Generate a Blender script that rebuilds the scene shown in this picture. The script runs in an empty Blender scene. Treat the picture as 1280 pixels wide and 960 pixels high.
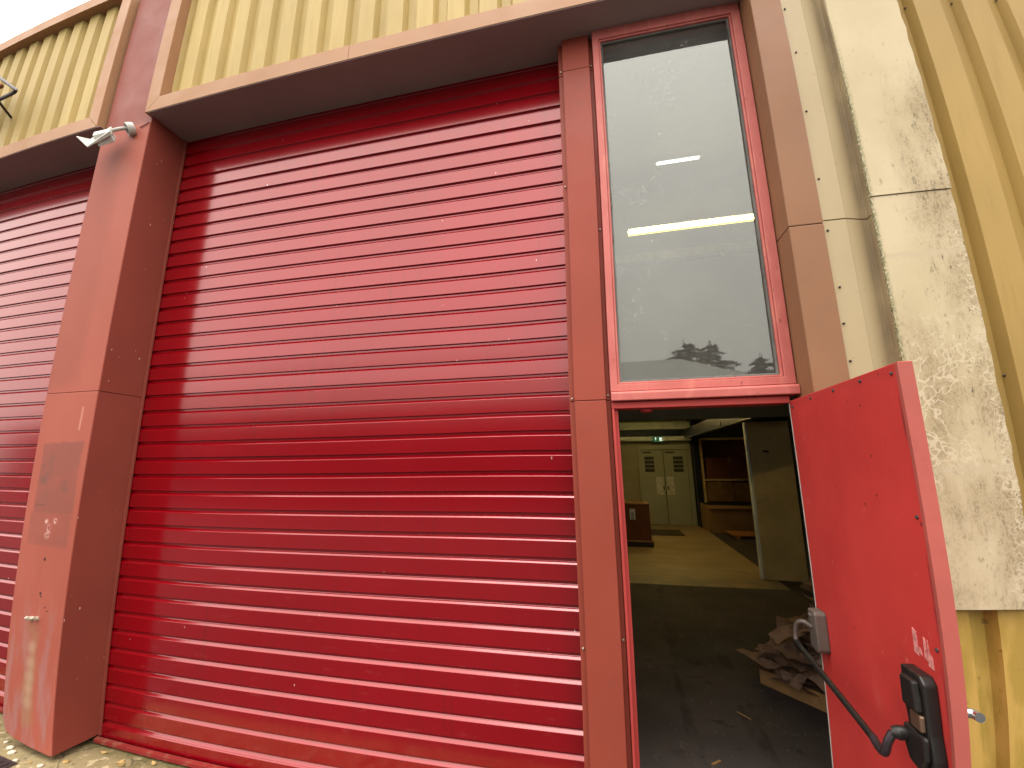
import bpy, bmesh, math, random
from mathutils import Vector, Matrix
R = math.radians
rng = random.Random(7)
sc = bpy.context.scene
COL = sc.collection

# ------------------------------------------------------------------ materials
class G:
    """small node-graph builder, object coordinates (metres)"""
    def __init__(s, name):
        s.m = bpy.data.materials.new(name); s.m.use_nodes = True
        s.t = s.m.node_tree; s.t.nodes.clear(); s.cache = {}
    def n(s, typ, **kw):
        x = s.t.nodes.new(typ)
        for k, v in kw.items(): setattr(x, k, v)
        return x
    def put(s, sock, v):
        if v is None: return
        if isinstance(v, bpy.types.NodeSocket): s.t.links.new(v, sock)
        elif isinstance(v, (tuple, list)) and len(v) == 3 and sock.type == 'RGBA': sock.default_value = (*v, 1)
        else: sock.default_value = v
    def co(s):
        if 'co' not in s.cache: s.cache['co'] = s.n('ShaderNodeTexCoord').outputs['Object']
        return s.cache['co']
    def xyz(s):
        if 'xyz' not in s.cache:
            q = s.n('ShaderNodeSeparateXYZ'); s.put(q.inputs[0], s.co()); s.cache['xyz'] = q.outputs
        return s.cache['xyz']
    def vec(s, sc3=(1, 1, 1), loc=(0, 0, 0), distort=0, dscale=3):
        q = s.n('ShaderNodeMapping'); s.put(q.inputs['Vector'], s.co())
        q.inputs['Scale'].default_value = sc3; q.inputs['Location'].default_value = loc
        if not distort: return q.outputs[0]
        nz = s.n('ShaderNodeTexNoise'); s.put(nz.inputs['Vector'], s.co()); nz.inputs['Scale'].default_value = dscale
        nz.inputs['Detail'].default_value = 3
        v = s.n('ShaderNodeVectorMath', operation='SCALE'); s.put(v.inputs[0], nz.outputs['Color']); v.inputs['Scale'].default_value = distort
        a = s.n('ShaderNodeVectorMath', operation='ADD'); s.put(a.inputs[0], q.outputs[0]); s.put(a.inputs[1], v.outputs[0])
        return a.outputs[0]
    def noise(s, scale, detail=4, sc3=(1, 1, 1), loc=(0, 0, 0), rough=.55, dist=0):
        q = s.n('ShaderNodeTexNoise'); s.put(q.inputs['Vector'], s.vec(sc3, loc))
        q.inputs['Scale'].default_value = scale; q.inputs['Detail'].default_value = detail
        q.inputs['Roughness'].default_value = rough; q.inputs['Distortion'].default_value = dist
        return q.outputs['Fac']
    def voro(s, scale, feature='F1', sc3=(1, 1, 1), distort=0, dscale=3, loc=(0, 0, 0)):
        q = s.n('ShaderNodeTexVoronoi', feature=feature); s.put(q.inputs['Vector'], s.vec(sc3, loc, distort, dscale))
        q.inputs['Scale'].default_value = scale
        return q.outputs['Distance']
    def mr(s, v, a, b, c=0., d=1., smooth=True):
        q = s.n('ShaderNodeMapRange', interpolation_type='SMOOTHSTEP' if smooth else 'LINEAR')
        if a > b: a, b, c, d = b, a, d, c
        s.put(q.inputs[0], v)
        for i, x in zip((1, 2, 3, 4), (a, b, c, d)): q.inputs[i].default_value = x
        return q.outputs[0]
    def ma(s, op, a, b=None, clamp=False):
        q = s.n('ShaderNodeMath', operation=op, use_clamp=clamp); s.put(q.inputs[0], a); s.put(q.inputs[1], b); return q.outputs[0]
    def mul(s, *a):
        r = a[0]
        for b in a[1:]: r = s.ma('MULTIPLY', r, b)
        return r
    def mix(s, f, a, b, mode='MIX'):
        q = s.n('ShaderNodeMix', data_type='RGBA', blend_type=mode)
        s.put(q.inputs[0], f); s.put(q.inputs[6], a); s.put(q.inputs[7], b); return q.outputs[2]
    def box(s, x0=None, x1=None, z0=None, z1=None, soft=.005, wob=0):
        x, y, z = s.xyz(); f = []
        if wob:
            nz = s.ma('MULTIPLY', s.ma('SUBTRACT', s.noise(9, 3), .5), wob); x = s.ma('ADD', x, nz); z = s.ma('ADD', z, nz)
        if x0 is not None: f.append(s.mr(x, x0 - soft, x0 + soft))
        if x1 is not None: f.append(s.mr(x, x1 + soft, x1 - soft))
        if z0 is not None: f.append(s.mr(z, z0 - soft, z0 + soft))
        if z1 is not None: f.append(s.mr(z, z1 + soft, z1 - soft))
        return s.mul(*f)
    def spot(s, x, z, r, soft=.5):
        X, Y, Z = s.xyz()
        d = s.ma('SQRT', s.ma('ADD', s.ma('POWER', s.ma('SUBTRACT', X, x), 2.), s.ma('POWER', s.ma('SUBTRACT', Z, z), 2.)))
        return s.mr(d, r, r * (1 - soft))
    def out(s, color, rough=.6, metal=0, spec=.5, coat=0, crough=.1, cior=1.5, bump=None, bstr=.2, bdist=.005, emit=None, estr=0, trans=0, sheen=0):
        b = s.n('ShaderNodeBsdfPrincipled'); o = s.n('ShaderNodeOutputMaterial')
        s.put(b.inputs['Base Color'], color); s.put(b.inputs['Roughness'], rough); s.put(b.inputs['Metallic'], metal)
        s.put(b.inputs['Specular IOR Level'], spec); s.put(b.inputs['Coat Weight'], coat); s.put(b.inputs['Coat Roughness'], crough); b.inputs['Coat IOR'].default_value = cior
        if emit is not None: s.put(b.inputs['Emission Color'], emit); s.put(b.inputs['Emission Strength'], estr)
        if bump is not None:
            u = s.n('ShaderNodeBump'); s.put(u.inputs['Height'], bump); u.inputs['Strength'].default_value = bstr; u.inputs['Distance'].default_value = bdist
            s.put(b.inputs['Normal'], u.outputs[0])
        s.t.links.new(b.outputs[0], o.inputs[0]); return s.m

def paint(name, rgb, rough=.55, var=.12, dirt=(.09, .06, .05), dirt_amt=.25, spec=.18, streak=True, chips=None, wav=.15):
    g = G(name)
    n1 = g.noise(1.7, 4); n2 = g.noise(14, 5)
    c = g.mix(g.mr(n1, .3, .7), tuple(x * (1 - var) for x in rgb), tuple(min(1, x * (1 + var)) for x in rgb))
    d = g.mr(n2, .5, .8)
    if streak: d = g.mul(d, g.mr(g.noise(3, 3, (6, 6, .5)), .35, .75))
    c = g.mix(g.mul(d, dirt_amt), c, dirt)
    if chips:
        v = g.voro(chips[0], 'F1', (1, 1, .45), .04, 6)
        c = g.mix(g.mul(g.mr(v, .08, .05), g.mr(g.noise(2.3, 2, loc=(4, 2, 1)), .56, .64)), c, chips[1])
    r = g.mr(g.noise(5, 3), .2, .8, rough - .08, rough + .1)
    return g.out(c, r, spec=spec, bump=g.noise(2.2, 3), bstr=wav, bdist=.02)

M = {}
M['brown'] = paint('brown_flashing', (.205, .098, .05), .5, .06, dirt_amt=.2)
M['trim'] = paint('pale_brown_trim', (.32, .17, .09), .5, .05, dirt_amt=.12)  # paler tone of the brown flashing, for the fascia frames
M['soffit'] = paint('brown_soffit', (.26, .19, .175), .55, .06, dirt=(.3, .24, .2), dirt_amt=.12)
M['mullion'] = paint('red_brown_cover', (.235, .046, .029), .5, .07, dirt_amt=.25)
M['uppercol'] = paint('upper_red_panel', (.2, .053, .04), .5, .06, dirt_amt=.15)
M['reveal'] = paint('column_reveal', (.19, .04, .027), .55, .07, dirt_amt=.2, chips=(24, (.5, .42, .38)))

def mat_column():
    g = G('faded_column_paint')
    base = g.mix(g.mr(g.noise(1.4, 4, (1.5, 1, .7)), .3, .7), (.275, .069, .046), (.31, .081, .056))
    x, y, z = g.xyz()
    up = g.mr(z, 2.0, 4.2)
    base = g.mix(g.mul(up, .35), base, (.27, .08, .058))
    base = g.mix(g.mul(g.box(None, -.2, 2.25, None, .05, .02), .35), base, (.21, .056, .038))
    # bleached, rubbed lower metre
    low = g.mr(z, 1.25, .35)
    rub = g.mr(g.noise(4, 5, (3.5, 1, .7), (2, 0, 0)), .42, .66)
    base = g.mix(g.mul(low, rub, .55), base, (.27, .15, .14))
    base = g.mix(g.mul(g.box(-.30, -.2, .15, .76, .03, .09), .5, g.mr(g.noise(11, 5, (1, 1, .45)), .35, .62)), base, (.25, .14, .07))
    for zz in (.62, .53, .45, .38, .3):
        base = g.mix(g.mul(g.spot(-.25, zz, .06, .9), .5), base, (.36, .24, .155))
    base = g.mix(g.mul(g.box(-.13, -.09, .2, .68, .02, .04), .5), base, (.28, .115, .105))
    # old poster ghosts
    base = g.mix(g.mul(g.box(-.415, -.05, 1.42, 1.87, .01, .035), g.mr(g.noise(5, 4), .2, .6, .55, 1.), .7), base, (.175, .058, .044))
    base = g.mix(g.mul(g.box(-.43, -.05, 1.22, 1.42, .014, .04), g.mr(g.noise(4, 4, loc=(2, 0, 0)), .2, .6, .4, 1.), .65), base, (.19, .06, .046))
    for (a, b, r) in ((-.345, 1.70, .075), (-.36, 1.63, .05), (-.315, 1.76, .04), (-.16, 1.62, .035), (-.155, 1.57, .035), (-.33, 1.52, .06)):
        base = g.mix(g.mul(g.spot(a, b, r, .8), g.mr(g.noise(18, 3), .35, .6), .75), base, (.13, .062, .05))
    base = g.mix(g.mul(g.box(-.4, -.3, 1.465, 1.475, .003, .02), .6), base, (.12, .05, .042))
    base = g.mix(g.mul(g.spot(-.24, 1.31, .06, .8), g.mr(g.noise(25, 3), .45, .6)), base, (.42, .22, .19))
    base = g.mix(g.mul(g.spot(-.27, 1.37, .022, .9), g.mr(g.noise(60, 3), .4, .6), .8), base, (.7, .5, .45))
    base = g.mix(g.mul(g.spot(-.19, 1.375, .024, .9), g.mr(g.noise(60, 3), .4, .6), .9), base, (.7, .5, .45))
    # smudge below lamp, drips, holes
    base = g.mix(g.mul(g.spot(-.2, 3.93, .22, .95), g.mr(g.noise(5, 4), .3, .65), .45), base, (.16, .075, .06))
    base = g.mix(g.mul(g.box(-.115, -.1, 1.95, 2.1, .006, .02), .5), base, (.5, .25, .19))
    for (a, b, r) in ((-.232, 1.141, .013), (-.229, .937, .012), (-.22, .92, .008), (-.17, .86, .007), (-.15, .84, .007)):
        base = g.mix(g.spot(a, b, r, .4), base, (.05, .02, .018))
    sp = g.mr(g.noise(45, 3), .68, .74)
    base = g.mix(g.mul(sp, .5, g.mr(z, 2.4, 1)), base, (.16, .06, .05))
    return g.out(base, .6, spec=.15, bump=g.noise(3, 4), bstr=.18, bdist=.02)
M['column'] = mat_column()

def mat_shutter():
    g = G('red_shutter_lacquer')
    c = g.mix(g.mr(g.noise(.9, 3), .3, .7), (.205, .0001, .0040), (.235, .0002, .0052))
    x, y, z = g.xyz()
    runs = g.mul(g.mr(g.noise(5, 5, (5, 1, .22), (1, 0, 3), rough=.6), .5, .75), g.mr(g.noise(1.1, 3, loc=(6, 0, 1)), .35, .6))
    c = g.mix(g.mul(runs, .4), c, (.13, .004, .006))
    c = g.mix(g.mul(g.mr(g.noise(28, 4, (.3, 1, 1.5), (0, 0, 5)), .62, .75), g.mr(z, 1.6, .2), .35), c, (.3, .04, .035))
    v = g.voro(11, 'F1', (1, 1, .55), .03, 6)
    chip = g.mul(g.mr(v, .05, .03), g.mr(g.noise(3.1, 2), .5, .56))
    c = g.mix(g.mul(chip, .8), c, (.55, .34, .34))
    dust = g.mul(g.mr(z, .5, .05), g.mr(g.noise(9, 4), .35, .7))
    c = g.mix(g.mul(dust, .06), c, (.2, .06, .05))
    r = g.mr(g.noise(3.5, 4, (.6, 1, 2)), .25, .8, .2, .27)
    r = g.ma('ADD', r, g.mul(dust, .1))
    return g.out(c, r, metal=.27, spec=.0, coat=1., crough=.13, cior=1.62, bump=g.noise(1.3, 3, (.6, 1, 3)), bstr=.12, bdist=.02)
M['shutter'] = mat_shutter()

def mat_sheet(name, rgb, moss=False):
    g = G(name)
    c = g.mix(g.mr(g.noise(2.2, 4, (1, 1, .5)), .3, .7), tuple(x * .92 for x in rgb), tuple(x * 1.07 for x in rgb))
    st = g.mul(g.mr(g.noise(9, 5, (4, 4, .35)), .48, .75), .35)
    c = g.mix(st, c, (rgb[0] * .72, rgb[1] * .68, rgb[2] * .55))
    if moss:
        x, y, z = g.xyz()
        lo = g.mr(z, 1.3, 1.05)
        mo = g.mul(lo, g.mr(g.noise(6, 6, (2.2, 2, .7)), .34, .56))
        c = g.mix(g.mul(lo, .6), c, (.46, .30, .075))
        c = g.mix(g.mul(mo, .8), c, (.27, .18, .035))
        c = g.mix(g.mul(lo, g.mr(g.noise(22, 5), .62, .72), .7), c, (.10, .075, .02))
        # grime left where the cover board drips
        c = g.mix(g.mul(g.mr(g.noise(30, 4, (1, 1, .4)), .66, .74), .35), c, (.2, .14, .05))
    return g.out(c, .55, spec=.2, bump=g.noise(25, 3), bstr=.05, bdist=.004)
M['yellow'] = mat_sheet('yellow_sheet', (.365, .265, .095))
M['ochre'] = mat_sheet('ochre_sheet', (.285, .184, .052), True)

def mat_cream():
    g = G('cream_flashing_paint')
    x, y, z = g.xyz()
    c = g.mix(g.mr(g.noise(2, 4, (1, 1, .4)), .3, .7), (.285, .215, .115), (.325, .25, .14))
    e = g.mul(g.mr(x, 4.385, 4.45), g.mr(g.noise(7, 5, (1, 1, .5)), .3, .65))
    c = g.mix(g.mul(e, .75), c, (.16, .115, .075))
    c = g.mix(g.mul(g.mr(g.noise(60, 3), .7, .75), .6), c, (.1, .07, .04))
    return g.out(c, .55, spec=.35, bump=g.noise(3, 3), bstr=.15, bdist=.02)
M['cream'] = mat_cream()

def mat_board():
    g = G('mouldy_white_board')
    x, y, z = g.xyz()
    c = g.mix(g.mr(g.noise(2.5, 4), .3, .7), (.395, .325, .205), (.445, .37, .245))
    # which zones are weathered: right half from 3.6 m down, everything below 2.6 m
    zone_r = g.mul(g.mr(x, 4.52, 4.68), g.mr(z, 3.75, 3.2))
    zone_l = g.mr(z, 2.55, 1.95)
    zone = g.ma('MAXIMUM', zone_r, g.mul(zone_l, .95))
    streak = g.noise(20, 8, (2.2, 2, .55), rough=.75)
    fine = g.noise(110, 5, (1, 1, .7), rough=.65)
    big = g.noise(3.2, 4, (1.4, 1, .7), (5, 0, 2))
    base_t = g.mul(zone, g.mr(big, .36, .62, .12, 1.))
    c = g.mix(g.mul(base_t, .55), c, (.225, .165, .092))
    m1 = g.mr(g.ma('ADD', g.ma('MULTIPLY', streak, .5), g.ma('MULTIPLY', fine, .5)), .46, .58)
    c = g.mix(g.mul(base_t, m1, .5), c, (.13, .095, .05))
    m2 = g.mul(g.mr(streak, .54, .66), g.mr(fine, .42, .58), g.ma('MAXIMUM', zone_r, g.mul(zone_l, .3)))
    c = g.mix(g.mul(m2, .85), c, (.05, .045, .03))
    # sparse specks over the clean part
    c = g.mix(g.mul(g.mr(g.noise(38, 5, (1, 1, .5)), .64, .7), g.mr(z, 4.2, 3.2), .6), c, (.2, .17, .1))
    # lichen / crack veins, paler than the grime
    v = g.voro(7.5, 'DISTANCE_TO_EDGE', (1, 1, .7), .75, 6)
    v2 = g.voro(24, 'DISTANCE_TO_EDGE', (1, 1, .8), .25, 9)
    gate = g.mr(g.noise(5, 3, loc=(3, 1, 7)), .48, .56)
    vz = g.ma('MAXIMUM', g.mul(g.mr(v, .06, .015), g.mr(g.noise(5, 4, loc=(3, 1, 7)), .5, .56), g.mr(z, 2.5, 2.1)), g.mul(g.mr(v2, .07, .02), g.ma('MAXIMUM', g.mr(x, 4.68, 4.74), g.mul(g.mr(z, 1.75, 1.5), gate)), g.mr(z, 2.95, 2.6)))
    c = g.mix(g.mul(vz, .9), c, (.44, .37, .26))
    # horizontal joint smears
    for zz in (2.58, 1.665):
        c = g.mix(g.mul(g.box(None, None, zz - .012, zz + .012, .012, .05), .7), c, (.38, .315, .215))
    # green edge
    e = g.mul(g.mr(x, 4.458, 4.437), g.mr(fine, .35, .6), g.mr(z, 4.0, 3.3))
    c = g.mix(g.mul(e, .85), c, (.075, .085, .03))
    return g.out(c, .8, spec=.2, bump=streak, bstr=.25, bdist=.004)
M['board'] = mat_board()

def mat_door():
    g = G('red_door_paint')
    c = g.mix(g.mr(g.noise(1.6, 4), .3, .7), (.43, .036, .032), (.49, .046, .041))
    c = g.mix(g.mul(g.mr(g.noise(2.6, 6, (1, 1, .7), (3, 1, 1), rough=.65), .42, .7), .45), c, (.35, .027, .027))
    c = g.mix(g.mul(g.spot(.66, 1.0, .3, .95), g.mr(g.noise(9, 5), .35, .65), .4), c, (.2, .025, .022))
    c = g.mix(g.mul(g.spot(.36, .9, .2, .9), g.mr(g.noise(13, 5, (1, 1, .4)), .5, .7), .35), c, (.55, .12, .1))
    c = g.mix(g.mul(g.mr(g.noise(5, 5, (1, 1, .6)), .55, .75), .3), c, (.34, .03, .028))
    sc_ = g.mul(g.mr(g.noise(40, 3, (1, 6, .35)), .68, .73), .4)
    c = g.mix(sc_, c, (.62, .2, .18))
    c = g.mix(g.mul(g.box(.765, .781, None, None, .004, .01), g.mr(g.noise(14, 5, (1, 1, .5)), .45, .62), .75), c, (.16, .03, .028))
    c = g.mix(g.mul(g.box(None, None, 1.955, None, .02, .02), .3), c, (.3, .03, .03))
    c = g.mix(g.mul(g.mr(g.voro(9, 'F1', distort=.05), .06, .04), .7), c, (.12, .02, .02))
    return g.out(c, .5, spec=.2, bump=g.noise(2.4, 5), bstr=.3, bdist=.015)
M['door'] = mat_door()

M['dooredge'] = paint('faded_red_edge', (.33, .078, .064), .55, .1, dirt=(.2, .03, .03), dirt_amt=.4, chips=(10, (.12, .04, .035)))
def mat_frame():
    g = G('peeling_red_frame')
    c = g.mix(g.mr(g.noise(3, 5), .3, .7), (.36, .082, .07), (.44, .115, .10))
    c = g.mix(g.mul(g.mr(g.noise(8, 5, (3, 1, .6)), .5, .7), .5), c, (.50, .17, .13))
    c = g.mix(g.mr(g.noise(26, 6, (1.6, 1, .5), rough=.7), .67, .7), c, (.30, .25, .22))
    c = g.mix(g.mul(g.mr(g.noise(40, 4, loc=(5, 5, 5)), .68, .72), .8), c, (.09, .03, .025))
    return g.out(c, .6, spec=.35, bump=g.noise(26, 6, (1.6, 1, .5), rough=.7), bstr=.25, bdist=.004)
M['frame'] = mat_frame()
M['doorframe'] = paint('red_door_frame', (.34, .045, .04), .5, .1, dirt_amt=.3, chips=(22, (.05, .03, .03)))
M['putty'] = paint('old_putty', (.12, .115, .105), .8, .25, dirt=(.05, .04, .04), dirt_amt=.9, streak=False)

def mat_glass():
    g = G('dusty_glass')
    # film of dust and dried runs on a thin pane
    film = g.mr(g.noise(3.2, 5, (1, 1, .8)), .3, .75, .05, .095)
    sm = g.mul(g.mr(g.noise(12, 6, (1.2, 1, .9), dist=2.2), .60, .72), .06)
    sp = g.mul(g.mr(g.voro(34, 'F1', distort=.05), .13, .05), g.mr(g.noise(6, 3), .52, .62), .45)
    cob = g.mul(g.mr(g.voro(6, 'DISTANCE_TO_EDGE', (1, 1, 1.8), .5, 8), .02, .004), g.mr(g.noise(5, 3, loc=(1, 4, 2)), .54, .62), .16)
    f = g.ma('ADD', g.ma('ADD', film, sm), g.ma('ADD', sp, cob), True)
    fr = g.n('ShaderNodeFresnel'); fr.inputs['IOR'].default_value = 1.52
    refl = g.ma('MULTIPLY', fr.outputs[0], 2.2, True)
    tr = g.n('ShaderNodeBsdfTransparent'); tr.inputs[0].default_value = (.86, .9, .86, 1)
    gl = g.n('ShaderNodeBsdfGlossy'); gl.inputs['Roughness'].default_value = 0.004; gl.inputs['Color'].default_value = (.97, 1, .96, 1)
    df = g.n('ShaderNodeBsdfDiffuse'); df.inputs['Color'].default_value = (.6, .6, .56, 1)
    a = g.n('ShaderNodeMixShader'); b = g.n('ShaderNodeMixShader'); o = g.n('ShaderNodeOutputMaterial')
    g.put(a.inputs[0], refl); g.put(a.inputs[1], tr.outputs[0]); g.put(a.inputs[2], gl.outputs[0])
    g.put(b.inputs[0], f); g.put(b.inputs[1], a.outputs[0]); g.put(b.inputs[2], df.outputs[0])
    g.put(o.inputs[0], b.outputs[0]); return g.m
M['glass'] = mat_glass()
def mat_clear():
    g = G('glass_back_face'); tr = g.n('ShaderNodeBsdfTransparent'); o = g.n('ShaderNodeOutputMaterial'); g.put(o.inputs[0], tr.outputs[0]); return g.m
M['clear'] = mat_clear()

def simple(name, rgb, rough=.6, metal=0, var=.15, scale=8, spec=.4, bstr=.1, spots=None):
    g = G(name)
    c = g.mix(g.mr(g.noise(scale, 4), .3, .7), tuple(x * (1 - var) for x in rgb), tuple(min(1, x * (1 + var)) for x in rgb))
    if spots: c = g.mix(g.mul(g.mr(g.noise(spots[0], 5), .58, .7), spots[1]), c, spots[2])
    return g.out(c, rough, metal, spec, bump=g.noise(scale * 3, 3), bstr=bstr, bdist=.004)
def emitter(name, rgb, s):
    g = G(name); c = g.mix(g.mr(g.noise(5, 2), .3, .7), rgb, tuple(x * .97 for x in rgb))
    return g.out(c, .5, emit=c, estr=s)
M['white'] = simple('white_plastic', (.42, .41, .37), .5, spots=(30, .6, (.16, .14, .11)))
M['black'] = simple('black_plastic', (.012, .0105, .0095), .4, spots=(40, .35, (.05, .042, .036)))
M['darkmetal'] = simple('dark_metal', (.045, .035, .04), .4, .6)
M['steel'] = simple('brushed_steel', (.55, .55, .56), .22, 1, .06)
M['bronze'] = simple('bronze', (.24, .16, .11), .35, .8)
M['greycast'] = simple('grey_cast_metal', (.10, .078, .066), .5, .2, spots=(40, .4, (.12, .1, .09)))
M['screw'] = simple('zinc_screw', (.42, .38, .32), .45, .6)
M['darkscrew'] = simple('rusty_screw', (.05, .03, .028), .7)
M['residue'] = simple('paper_residue', (.52, .2, .185), .8, var=.35, scale=60, spots=(50, .9, (.42, .06, .055)))
M['rail'] = paint('red_ground_rail', (.15, .012, .01), .55, .15, dirt=(.2, .13, .08), dirt_amt=.6, streak=False)
M['hole'] = simple('hole_black', (.006, .005, .005), .9)
# interior
def mat_lane():
    g = G('ochre_floor')  # ochre tone for the back lane, the other floors are grey
    c = g.mix(g.mr(g.noise(1.5, 5), .3, .7), (.26, .19, .09), (.34, .25, .13))
    c = g.mix(g.mul(g.mr(g.noise(3, 6, (.5, 1.6, 1), (2, 0, 0)), .5, .7), .6), c, (.17, .125, .07))
    c = g.mix(g.mul(g.mr(g.noise(6, 6, (.5, 3, 1), dist=1.2), .62, .68), .6), c, (.46, .38, .24))
    X, Y, Z = g.xyz()
    c = g.mix(g.mul(g.mr(Y, 5.4, 4.45), g.mr(g.noise(2.5, 5), .25, .6), .75), c, (.10, .082, .055))  # shade under the portal painted into the lane's near end
    return g.out(c, .5, bump=g.noise(20, 4), bstr=.12, bdist=.003)
M['lane'] = mat_lane()
def mat_darkfloor():
    g = G('grey_workshop_floor')
    c = g.mix(g.mr(g.noise(1.4, 5), .3, .7), (.048, .039, .037), (.076, .062, .058))
    c = g.mix(g.mul(g.mr(g.noise(5, 6, (1, 1.6, 1), (3, 3, 0)), .58, .7), .55), c, (.016, .014, .013))
    c = g.mix(g.mul(g.mr(g.noise(11, 6, (2.2, .8, 1), (1, 7, 0), dist=1.5), .62, .72), .5), c, (.17, .16, .15))
    c = g.mix(g.mr(g.voro(12, 'F1'), .045, .03), c, (.22, .2, .18))
    X, Y, Z = g.xyz()
    for xa in (3.62, 4.02):
        d = g.ma('ABSOLUTE', g.ma('SUBTRACT', g.ma('ADD', X, g.ma('MULTIPLY', Y, -.06)), xa))
        c = g.mix(g.mul(g.mr(d, .07, .03), g.mr(g.noise(7, 5, (1, .4, 1)), .45, .65), .55), c, (.014, .013, .012))
    c = g.mix(g.mul(g.mr(Y, .9, .1), g.mr(g.noise(6, 6), .35, .65), .5), c, (.10, .095, .09))  # daylight from the doorway painted paler onto the floor by the threshold
    return g.out(c, .72, spec=.1, bump=g.noise(20, 4), bstr=.15, bdist=.003)
M['dfloor'] = mat_darkfloor()
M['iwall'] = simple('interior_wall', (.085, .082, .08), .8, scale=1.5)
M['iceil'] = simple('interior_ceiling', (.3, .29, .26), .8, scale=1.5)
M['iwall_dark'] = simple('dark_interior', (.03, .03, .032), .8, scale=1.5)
M['ibeam'] = simple('pale_beam', (.82, .83, .78), .6, scale=3)
M['idoor'] = simple('grey_green_door', (.40, .40, .30), .55, scale=2, var=.06)
M['idoor_wall'] = simple('grey_beige_wall', (.36, .34, .24), .7, scale=2, var=.08)
M['louvre'] = simple('dark_louvre', (.05, .045, .035), .6)
M['navy'] = simple('navy_steel', (.018, .02, .035), .45, .2)
M['card'] = simple('brown_cardboard', (.26, .135, .05), .85, scale=3)
M['card2'] = simple('tan_cardboard', (.33, .19, .075), .85, scale=3)
M['redcard'] = simple('red_brown_crate', (.17, .055, .025), .8, scale=5)
M['wood'] = simple('pine_wood', (.36, .2, .075), .75, scale=9)
M['orangewood'] = simple('orange_pallet', (.42, .17, .04), .75, scale=6)
M['paper'] = simple('paper_sheet', (.66, .65, .58), .8, scale=12)
def mat_scrap():
    g = G('crumpled_brown_paper'); q = g.n('ShaderNodeNewGeometry').outputs['Random Per Island']
    c = g.mix(q, (.17, .10, .062), (.40, .255, .18)); c = g.mix(g.mul(g.mr(q, .86, .9), .7), c, (.45, .36, .27))
    c = g.mix(g.mul(g.mr(g.noise(14, 5), .45, .7), .45), c, (.12, .07, .045))
    return g.out(c, .85, spec=.2, bump=g.noise(30, 4), bstr=.3, bdist=.006)
M['scrap'] = mat_scrap()
M['mat'] = simple('doormat', (.06, .045, .025), .95, scale=30)
M['slab'] = simple('plywood_board', (.62, .45, .19), .7, scale=2, spots=(3, .35, (.2, .15, .1)))
M['tube'] = emitter('lamp_tube', (1.0, .75, .28), 19)
M['lampglow'] = emitter('lamp_glow_strip', (1.0, .86, .12), 1.1)  # emissive yellow for the made-up glow beside each tube
M['tube_dim'] = emitter('lamp_dim', (.95, .95, .85), .8)
M['signlit'] = emitter('sign_white', (.8, .9, .75), .45)
M['signgreen'] = emitter('sign_green', (.02, .10, .045), .25)
# outside
def mat_ground():
    g = G('worn_concrete')
    c = g.mix(g.mr(g.noise(.8, 5), .3, .7), (.15, .115, .055), (.23, .18, .095))
    c = g.mix(g.mul(g.mr(g.noise(6, 6), .5, .68), .7), c, (.085, .065, .025))
    c = g.mix(g.mul(g.mr(g.noise(17, 6, loc=(2, 2, 2)), .56, .66), .7), c, (.40, .33, .2))
    v = g.voro(3.2, 'DISTANCE_TO_EDGE', distort=.25, dscale=4)
    c = g.mix(g.mul(g.mr(v, .025, .006), g.mr(g.noise(1.7, 3), .48, .6), .7), c, (.05, .04, .025))
    x, y, z = g.xyz()
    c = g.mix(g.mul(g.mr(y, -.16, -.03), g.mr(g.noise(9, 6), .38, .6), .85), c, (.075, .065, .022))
    c = g.mix(g.mul(g.mr(g.noise(34, 6), .58, .68), .6), c, (.06, .048, .025))
    return g.out(c, .9, spec=.2, bump=g.noise(14, 7), bstr=.6, bdist=.02)
M['ground'] = mat_ground()
M['asphalt'] = simple('asphalt_yard', (.036, .035, .033), .9, scale=.7, spots=(4, .4, (.05, .05, .05)))
M['foliage'] = simple('cedar_needles', (.045, .065, .045), .8, var=.4, scale=2)
M['bark'] = simple('cedar_bark', (.11, .085, .065), .9)
M['oproof'] = simple('pale_metal_roof', (.30, .30, .28), .6, scale=.6, var=.08)
M['opwall'] = simple('grey_shed_cladding', (.05, .05, .05), .7, scale=.5, var=.1)
M['opdark'] = simple('dark_shed_door', (.05, .05, .055), .5)
M['debris'] = simple('dry_leaf', (.30, .2, .07), .9, var=.4)
M['chip'] = simple('pale_chip', (.42, .36, .28), .8, var=.2)

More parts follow.
